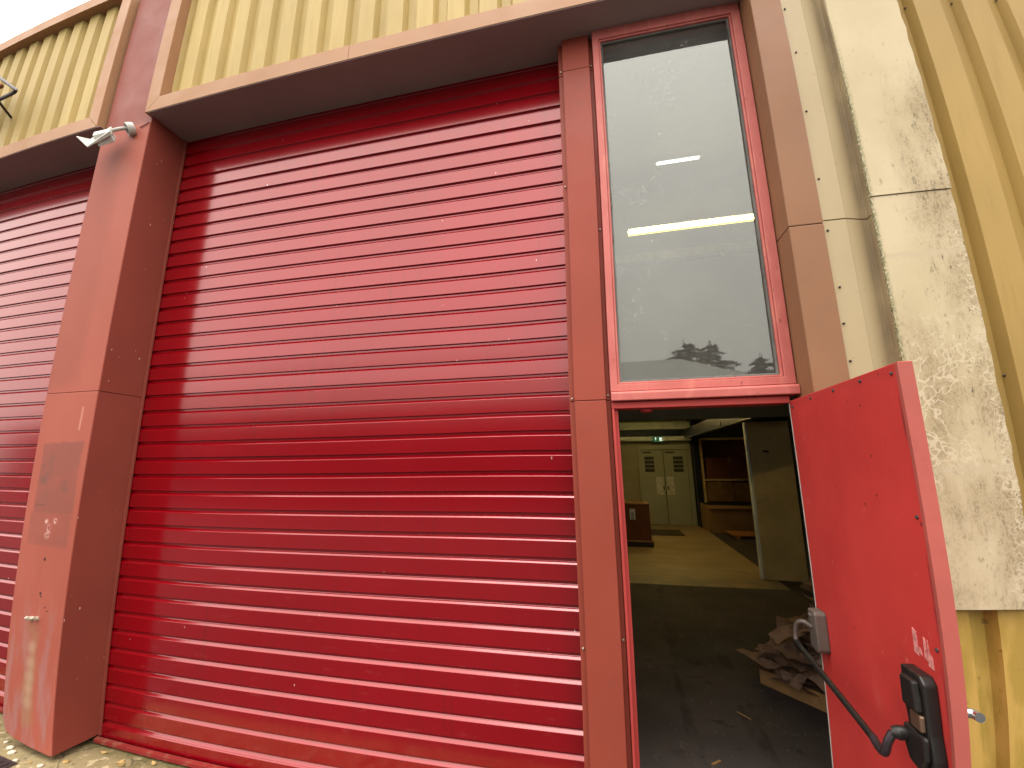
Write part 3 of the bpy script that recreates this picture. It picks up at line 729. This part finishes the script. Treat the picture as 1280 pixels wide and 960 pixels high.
# bracketed floodlight on the far cladding
fl = thing('floodlight', 'floodlight on a dark tubular bracket fixed to the yellow cladding', 'floodlight', (-1.7, -.27, 4.9))
br = [(-2.05, -.44, 5.235), (-1.80, -.448, 5.06), (-1.60, -.452, 4.918), (-1.535, -.453, 4.872), (-1.525, -.453, 4.858), (-1.54, -.452, 4.845), (-1.60, -.448, 4.846), (-1.80, -.44, 4.855), (-2.05, -.43, 4.87)]
MB().tube(br, .0155, 8).build('bracket', M['darkmetal'], fl, smooth=True)
MB().tube([(-1.80, -.44, 4.85), (-1.85, -.36, 4.84), (-1.92, -.262, 4.84)], .012, 8).build('bracket_arm', M['darkmetal'], fl, smooth=True)
MB().box(-2.34, -2.04, -.55, -.40, 4.86, 5.16).build('lamp_housing', M['darkmetal'], fl, .02)
MB().box(-2.32, -2.06, -.556, -.551, 4.88, 5.14).build('lamp_lens', M['white'], fl, .002)
MB().tube([(-2.045, -.452, 5.01), (-1.80, -.452, 5.0), (-1.785, -.452, 4.995)], [.012, .02, .012], 8).build('sensor', M['redcard'], fl, smooth=True)
# drain cover at the foot of the column, loose bits
dg = thing('drain_cover', 'dark metal drain cover on the concrete at the foot of the red column', 'drain cover', (-.4, -.5, -.006))
MB().box(-.56, -.17, -.66, -.385, -.0075, -.002).build('plate', M['darkmetal'], dg, .002)
for k in range(7): MB().box(-.54 + k * .052, -.518 + k * .052, -.64, -.41, -.0015, .001).build('bar', M['black'], dg, .001)
for i, (x, y) in enumerate(((-.12, -.345), (-.03, -.34), (-.22, -.37), (-.05, -.41), (-.33, -.33), (-.5, -.27), (.06, -.25), (-.4, -.30))):
    m = MB(); r = rng.uniform(.012, .026)
    lathe(m, (x, y, -.008), (0, 0, 1), [(r, 0), (r * 1.05, r * .35), (r * .5, r * .6)], 7)
    o = m.build('stone_chip', M['chip' if i % 3 else 'debris']); tag(o, 'small pale stone chip lying on the concrete by the column foot', 'stone', 'stone chips at the foot of the column')
for i in range(9):
    x = rng.uniform(-.05, .75) if i < 6 else rng.uniform(-.75, -.5); y = rng.uniform(-.2, -.075); a = rng.uniform(0, 6.28); r = rng.uniform(.012, .026)
    m = MB(); V = m.b
    pts = [V.verts.new((x + r * k * math.cos(a + t), y + r * k * math.sin(a + t), -.0065 + h)) for t, k, h in ((0, 1.6, .008), (.9, .7, .002), (2.2, .7, .004), (3.14, 1.3, .009), (4.1, .7, .002), (5.4, .7, .003))]
    V.faces.new(pts)
    tag(m.build('leaf', M['debris'], solid=.0008), 'small dry brown leaf lying on the concrete along the wall foot', 'leaf', 'dry leaves along the wall foot')
tag(MB().poly_prism([(3.31, -.02), (3.345, -.03), (3.365, -.005), (3.35, .02), (3.32, .025)], lambda u, v, w: (u, v, w), .0125, .02).build('leaf', M['debris']), 'small yellow leaf lying at the left foot of the door opening', 'leaf')

# ================================================================== things inside
def lamp(name, x0, x1, y, z, mat, label, w=.026, hw=.06):
    t = thing(name, label, 'lamp', ((x0 + x1) / 2, y, z), 'ceiling lamps of the hall' if mat == 'tube' else None)
    MB().box(x0, x1, y - hw, y + hw, z + w + .001, z + w + .04).build('housing', M['ibeam'], t, .004)
    if mat == 'tube': MB().box(x0 + .01, x1 - .01, y + .03, y + .075, z - .005, z + .03).build('glow_strip', M['lampglow'], t, .004)  # added strip imitates the lamp's yellow glow beside the tube
    MB().tube([(x0 + .02, y, z + .02), (x1 - .02, y, z + .02)], w, 10).build('tube', M[mat], t, smooth=True)
lamp('strip_light', 3.68, 5.28, 3.12, 4.82, 'tube', 'long lit strip light seen through the upper window')
lamp('batten_light', 3.89, 4.35, 1.84, 4.83, 'tube_dim', 'short dim white batten light high up behind the window glass', .02, .025)
lamp('strip_light', 3.6, 5.2, 6.4, 3.02, 'tube', 'added strip light, out of view, above the ochre floor of the back store')  # hidden lamp, added to light the back floor
lamp('strip_light', 3.6, 5.2, 8.8, 3.02, 'tube', 'added strip light, out of view, nearest the grey double door of the store')  # also added out of view, lights the double door end

ex = thing('exit_sign', 'small green lit exit sign above the grey double door', 'sign', (4.755, 10.28, 2.30))
MB().box(4.61, 4.90, 10.275, 10.298, 2.30, 2.44).build('panel', M['signgreen'], ex, .003)
MB().xz([(4.69, 2.345), (4.705, 2.345), (4.705, 2.395), (4.725, 2.395), (4.6975, 2.425), (4.67, 2.395), (4.69, 2.395)], 10.271, 10.2745).build('arrow', M['signlit'], ex)
MB().box(4.80, 4.87, 10.271, 10.2745, 2.325, 2.418).build('doorway_symbol', M['signlit'], ex)
MB().xz([(4.825, 2.33), (4.84, 2.36), (4.85, 2.33), (4.856, 2.33), (4.848, 2.375), (4.862, 2.37), (4.845, 2.40), (4.825, 2.37), (4.836, 2.372), (4.818, 2.33)], 10.268, 10.2705).build('running_figure', M['signgreen'], ex)

cr = thing('crate', 'red brown crate with a white label sheet on a low pallet before the grey door', 'crate', (3.7, 7.45, 0))
MB().box(3.2, 4.08, 7.1, 7.8, .13, .84).build('box', M['redcard'], cr, .006)
MB().box(3.19, 4.09, 7.09, 7.81, .842, .868).build('lid', M['card'], cr, .004)
MB().box(3.675, 3.79, 7.094, 7.0985, .54, .76).build('label_sheet', M['paper'], cr)
for k in range(3): MB().box(3.70, 3.76, 7.091, 7.0937, .56 + k * .05, .58 + k * .05).build('label_print', M['louvre'], cr)
pl = thing('pallet', 'low dark pallet under the red brown crate', 'pallet', (3.7, 7.45, 0))
for k in range(3): MB().box(3.18, 4.12, 7.12 + k * .27, 7.22 + k * .27, .002, .1).build('bearer', M['louvre'], pl, .003)
MB().box(3.17, 4.13, 7.08, 7.82, .102, .128).build('deck', M['wood'], pl, .003)
st = MB().tube(smooth_path([(3.62, 7.2, .87), (3.70, 7.22, .93), (3.80, 7.2, .90), (3.9, 7.25, .94), (3.98, 7.3, .87)]), .012, 8).build('strap', M['wood'], None, smooth=True)
tag(st, 'yellowish strap curled on top of the red brown crate', 'strap')
tag(MB().box(4.22, 5.0, 8.65, 9.55, .0015, .012).build('door_mat', M['mat'], bev=.003), 'dark doormat on the ochre floor before the double door', 'doormat')

# shelving with cartons at the back right
def carton(x0, x1, y0, y1, z0, z1, mat, label, open_=False):
    t = thing('cardboard_box', label, 'box', ((x0 + x1) / 2, (y0 + y1) / 2, z0), 'cardboard boxes in the back corner')
    MB().box(x0, x1, y0, y1, z0, z1).build('carton', M[mat], t, .006)
    if open_:
        MB().poly_prism([(y0 - .002, z1), (y0 - .09, z1 - .07), (y0 - .09, z1 - .076), (y0 - .002, z1 - .006)], lambda u, v, w: (w, u, v), x0 + .01, x1 - .01).build('flap', M['card'], t)
        MB().box(x0 + .015, x1 - .015, y0 + .015, y1 - .015, z1 + .0005, z1 + .002).build('inside_shade_sheet', M['hole'], t)  # black sheet on the closed top imitates the shade inside
    else:
        MB().box((x0 + x1) / 2 - .03, (x0 + x1) / 2 + .03, y0 - .0015, y1 + .0015, z1 - .12, z1 + .0015).build('tape', M['wood'], t)
carton(5.66, 6.95, 9.25, 10.05, .002, .66, 'card2', 'large tan cardboard box on the floor of the back corner', True)
sh = thing('shelf_rack', 'dark shelf rack standing over the cardboard boxes in the corner', 'rack', (6.4, 10.2, 0))
for x in (5.80, 7.2): MB().box(x, x + .06, 10.1, 10.45, 0, 2.36).build('upright', M['slab'], sh, .003)
for z in (1.22, 2.32): MB().box(5.862, 7.198, 10.1, 10.45, z, z + .05).build('shelf', M['slab'], sh, .003)
MB().box(5.862, 7.198, 10.452, 10.47, 0, 2.36).build('back_panel', M['redcard'], sh)
carton(5.9, 6.55, 10.12, 10.42, .68, 1.20, 'card', 'brown carton under the shelf behind the large tan box')
carton(6.57, 7.15, 10.12, 10.42, .68, 1.17, 'card', 'lower brown carton under the shelf, half hidden by the standing board')
carton(5.92, 7.1, 10.12, 10.42, 1.275, 1.85, 'redcard', 'dark red brown carton standing on the middle shelf')
op = thing('pallet', 'orange wooden pallet boards lying flat before the large tan box', 'pallet', (6.3, 8.75, 0))
for k in range(4): MB().box(5.98, 6.95, 8.45 + k * .17, 8.57 + k * .17, .062, .085).build('board', M['orangewood'], op, .003)
for k in range(2): MB().box(6.05 + k * .7, 6.13 + k * .7, 8.44, 9.09, .002, .06).build('bearer', M['orangewood'], op, .003)
# tall board standing on edge
tb = thing('standing_board', 'tall pale board propped upright beside the door opening, inside', 'board', (5.45, 4.95, 0))
MB().xy([(5.43, 4.90), (5.455, 4.885), (5.98, 4.80), (5.99, 4.84), (5.48, 5.0), (5.44, 4.98)], .005, 2.33).build('panel', M['slab'], tb, .004)
MB().box(5.395, 5.4285, 4.90, 4.985, .003, 2.33).build('edge_strip', M['ibeam'], tb, .003)
for (x, z) in ((5.60, 1.86), (5.86, 1.88)): MB().box(x, x + .07, 4.82, 4.90, z, z + .02).build('hook', M['hole'], tb, .002)
# navy beam along the store with a cable tray edge
nb = MB().box(5.42, 5.56, 4.6, 10.05, 2.36, 2.62).build('store_beam', M['navy'], W, .004)
MB().box(5.40, 5.4195, 4.6, 10.05, 2.36, 2.375).build('tray_edge', M['steel'], nb)
MB().tube([(5.39, 6.2, 2.43), (5.37, 6.2, 2.43)], .05, 14).build('junction_box', M['greycast'], nb, smooth=True)

# scrap heap on a wooden pallet box just inside
hp = thing('pallet', 'pine pallet box just inside the door holding crumpled scrap', 'pallet', (4.75, 1.6, 0))
ang = math.atan2(1.284 - 1.637, 4.594 - 4.313)
def loc2(u, v): return (4.31 + u * math.cos(ang) - v * math.sin(ang), 1.64 + u * math.sin(ang) + v * math.cos(ang))
def slab(u0, u1, v0, v1, z0, z1, name, mat, p): return MB().xy([loc2(u0, v0), loc2(u1, v0), loc2(u1, v1), loc2(u0, v1)], z0, z1).build(name, M[mat], p, .004)
slab(0, 1.1, 0, .025, .004, .115, 'side_board', 'wood', hp)
slab(0, .025, .027, .8, .004, .115, 'side_board', 'wood', hp)
slab(.03, 1.1, .03, .8, .06, .085, 'deck', 'wood', hp)
hb = MB(); r2 = random.Random(3)
for i in range(170):
    u = r2.uniform(-.03, 1.0); v = r2.uniform(.0, .78)
    hgt = .10 + .72 * max(0, 1 - abs(v - .45) / .6) * min(1, .38 + u / .42)
    z = r2.uniform(.09, hgt); x, y = loc2(u, v)
    s = r2.uniform(.07, .19); rows = []
    rot = Matrix.Rotation(r2.uniform(0, 6.28), 3, 'Z') @ Matrix.Rotation(r2.uniform(-.5, .5), 3, 'X') @ Matrix.Rotation(r2.uniform(-.5, .5), 3, 'Y')
    for a in range(4):
        row = []
        for b in range(4):
            p = rot @ Vector(((a - 1.5) / 3 * s * 2, (b - 1.5) / 3 * s * 1.3, r2.uniform(-.16, .16) * s))
            row.append(hb.b.verts.new(Vector((x, y, max(z, .1))) + Vector((p.x, p.y, max(p.z, .088 - max(z, .1))))))
        rows.append(row)
    for a in range(3):
        for b in range(3): hb.b.faces.new((rows[a][b], rows[a + 1][b], rows[a + 1][b + 1], rows[a][b + 1]))
ho = hb.build('scrap_heap', M['scrap'], None); ho['kind'] = 'stuff'; ho['label'] = 'heap of crumpled brown packing scrap on the pine pallet box'; ho['category'] = 'scrap'
for (x, y, l, a) in ((4.05, 1.15, .11, -.9), (3.75, .62, .07, .5)):
    c, s_ = math.cos(a) * l / 2, math.sin(a) * l / 2; w = .008
    o = MB().xy([(x - c, y - s_), (x - c + w, y - s_ - w), (x + c, y + s_), (x + c - w, y + s_ + w)], .001, .008).build('wood_splinter', M['wood'])
    tag(o, 'pale wood splinter lying further inside on the dark floor' if l > .1 else 'short wood splinter lying near the threshold on the dark floor', 'splinter')

# ================================================================== what stands opposite (seen as reflections)
ob = thing('opposite_shed', 'long grey shed with a pale hipped roof across the yard, mirrored in the window', 'building', (-5, -24, 0))
MB().box(-40, 12.9, -30.5, -19.0, -.02, 4.6).build('wall', M['opwall'], ob)
b = MB(); V = b.b
E = [V.verts.new(p) for p in ((-40.4, -18.6, 4.6), (13.4, -18.6, 4.6), (13.4, -30.9, 4.6), (-40.4, -30.9, 4.6))]
Rg = [V.verts.new(p) for p in ((-36, -24.7, 8.1), (8.2, -24.7, 8.1))]
V.faces.new((E[0], E[1], Rg[1], Rg[0])); V.faces.new((E[1], E[2], Rg[1])); V.faces.new((E[2], E[3], Rg[0], Rg[1])); V.faces.new((E[3], E[0], Rg[0])); V.faces.new(E)
b.build('roof', M['oproof'], ob)
for k in range(6): MB().box(-34 + k * 8, -30 + k * 8, -19.0, -18.94, 0, 3.6).build('shutter_door', M['opdark'], ob)
def cedar(name, x, y, h, seed, label):
    t = thing(name, label, 'tree', (x, y, 0), 'cedars beyond the shed'); q = random.Random(seed)
    MB().tube([(x, y, -.1), (x + .05, y, h * .5), (x, y, h * .97)], [.28 * h / 10, .16 * h / 10, .02], 8).build('trunk', M['bark'], t, smooth=True)
    c = MB(); V = c.b; z = h * .16
    while z < h * .985:
        f = (z / h); reach = (h * .52) * (1 - f) ** .66 * q.uniform(.75, 1.15) + .15
        for k in range(q.choice((3, 4, 5))):
            a = q.uniform(0, 6.283); L = reach * q.uniform(.55, 1.15); n = int(34 + L * 75)
            for i in range(n):
                s = q.uniform(.08, 1) ; w = .085 * L * (1.1 - s) + .05
                px = x + math.cos(a) * L * s + q.gauss(0, w); py = y + math.sin(a) * L * s + q.gauss(0, w)
                pz = z + L * (.16 * s - .30 * s * s) + q.gauss(0, .05)
                sz = q.uniform(.06, .15); d = Vector((math.cos(a + q.uniform(-.9, .9)), math.sin(a + q.uniform(-.9, .9)), q.uniform(-.45, .35))).normalized()
                e = d.cross(Vector((q.uniform(-.4, .4), q.uniform(-.4, .4), 1))).normalized()
                P = Vector((px, py, pz))
                V.faces.new([V.verts.new(P + d * u * sz * 1.7 + e * v * sz * .5) for u, v in ((-1, -.6), (1, -.15), (1.2, .2), (-1, .6))])
        z += h * q.uniform(.02, .034)
    for i in range(30):
        P = Vector((x + q.gauss(0, .07), y + q.gauss(0, .07), h * q.uniform(.95, 1.02)))
        V.faces.new([V.verts.new(P + Vector((q.uniform(-.1, .1), q.uniform(-.1, .1), q.uniform(-.1, .15)))) for _ in range(3)])
    c.build('crown', M['foliage'], t)
cedar('cedar_tree', 10.3, -33.5, 11.6, 1, 'tallest dark cedar behind the shed roof, mirrored in the window glass')
cedar('cedar_tree', 12.3, -34.0, 11.6, 2, 'second dark cedar just right of the tallest in the window reflection')
cedar('cedar_tree', 16.1, -34.5, 10.3, 5, 'lone smaller cedar at the right of the window reflection')
cedar('cedar_tree', 14.2, -35.0, 9.4, 9, 'lowest cedar peeping over the shed hip between the others')

# ================================================================== light, sky, camera
w = bpy.data.worlds.new('World'); sc.world = w; w.use_nodes = True
nt = w.node_tree; nt.nodes.clear()
SUN_EL, SUN_AZ = 74, 8      # high, in front of the facade, behind thick cloud
sky = nt.nodes.new('ShaderNodeTexSky'); sky.sky_type = 'NISHITA'; sky.sun_disc = False
sky.sun_elevation = R(SUN_EL); sky.sun_rotation = R(180 - SUN_AZ); sky.air_density = 1.2; sky.dust_density = 5; sky.ozone_density = .6
hs = nt.nodes.new('ShaderNodeHueSaturation'); hs.inputs['Saturation'].default_value = .12
nt.links.new(sky.outputs[0], hs.inputs['Color'])
# overcast sky: brighter overhead than at the horizon
tc = nt.nodes.new('ShaderNodeTexCoord'); sp = nt.nodes.new('ShaderNodeSeparateXYZ'); nt.links.new(tc.outputs['Generated'], sp.inputs[0])
mr = nt.nodes.new('ShaderNodeMapRange'); nt.links.new(sp.outputs['Z'], mr.inputs[0])
for i, v in zip((1, 2, 3, 4), (0., 1., .58, 1.42)): mr.inputs[i].default_value = v
mx = nt.nodes.new('ShaderNodeMix'); mx.data_type = 'RGBA'; mx.blend_type = 'MIX'; mx.inputs[0].default_value = .75
nt.links.new(hs.outputs[0], mx.inputs[6]); mx.inputs[7].default_value = (11, 10.3, 9.3, 1)
mu_ = nt.nodes.new('ShaderNodeMix'); mu_.data_type = 'RGBA'; mu_.blend_type = 'MULTIPLY'; mu_.inputs[0].default_value = 1
nt.links.new(mx.outputs[2], mu_.inputs[6]); nt.links.new(mr.outputs[0], mu_.inputs[7])
bg = nt.nodes.new('ShaderNodeBackground'); bg.inputs['Strength'].default_value = .15; nt.links.new(mu_.outputs[2], bg.inputs[0])
wo = nt.nodes.new('ShaderNodeOutputWorld'); nt.links.new(bg.outputs[0], wo.inputs[0])
sl_ = bpy.data.lights.new('sun', 'SUN'); sl_.energy = .5; sl_.angle = R(42); sl_.color = (1, .96, .9)
so = bpy.data.objects.new('sun', sl_); COL.objects.link(so)
d = Vector((math.sin(R(SUN_AZ)) * math.cos(R(SUN_EL)), -math.cos(R(SUN_AZ)) * math.cos(R(SUN_EL)), math.sin(R(SUN_EL))))
so.rotation_euler = d.to_track_quat('Z', 'Y').to_euler(); so.location = (0, -10, 20)

cam = bpy.data.cameras.new('camera'); co = bpy.data.objects.new('camera', cam); COL.objects.link(co); sc.camera = co
yaw, pit, rol = -0.21434877, 0.19288005, -0.00988254
fwd = Vector((math.sin(yaw) * math.cos(pit), math.cos(yaw) * math.cos(pit), math.sin(pit))); rt = Vector((math.cos(yaw), -math.sin(yaw), 0)); up = rt.cross(fwd)
r_ = rt * math.cos(rol) + up * math.sin(rol); u_ = -rt * math.sin(rol) + up * math.cos(rol)
co.matrix_world = Matrix(((r_.x, u_.x, -fwd.x, 3.20196), (r_.y, u_.y, -fwd.y, -2.29410), (r_.z, u_.z, -fwd.z, 1.70455), (0, 0, 0, 1)))
cam.sensor_width = 36; cam.sensor_fit = 'HORIZONTAL'; cam.clip_start = .01; cam.clip_end = 1000
# ultra-wide phone lens: nearly rectilinear in the middle with barrel distortion outside
A = (1.30167556, -0.30577725, -0.23015866, 0.13962321)
cam.type = 'PANO'; cam.panorama_type = 'FISHEYE_LENS_POLYNOMIAL'; cam.fisheye_fov = R(170)
cam.fisheye_polynomial_k0 = 0.
for i, a in enumerate(A): setattr(cam, 'fisheye_polynomial_k%d' % (i + 1), -a / 18 ** (i + 1))

sc.render.engine = 'CYCLES'
cy = sc.cycles
cy.use_denoising = True; cy.max_bounces = 8; cy.diffuse_bounces = 5; cy.glossy_bounces = 4; cy.transparent_max_bounces = 8; cy.sample_clamp_indirect = 8
cy.use_light_tree = True; cy.use_adaptive_sampling = False
vs = sc.view_settings; vs.view_transform = 'Standard'; vs.look = 'None'; vs.gamma = 1; vs.use_curve_mapping = False; vs.exposure = 1.38
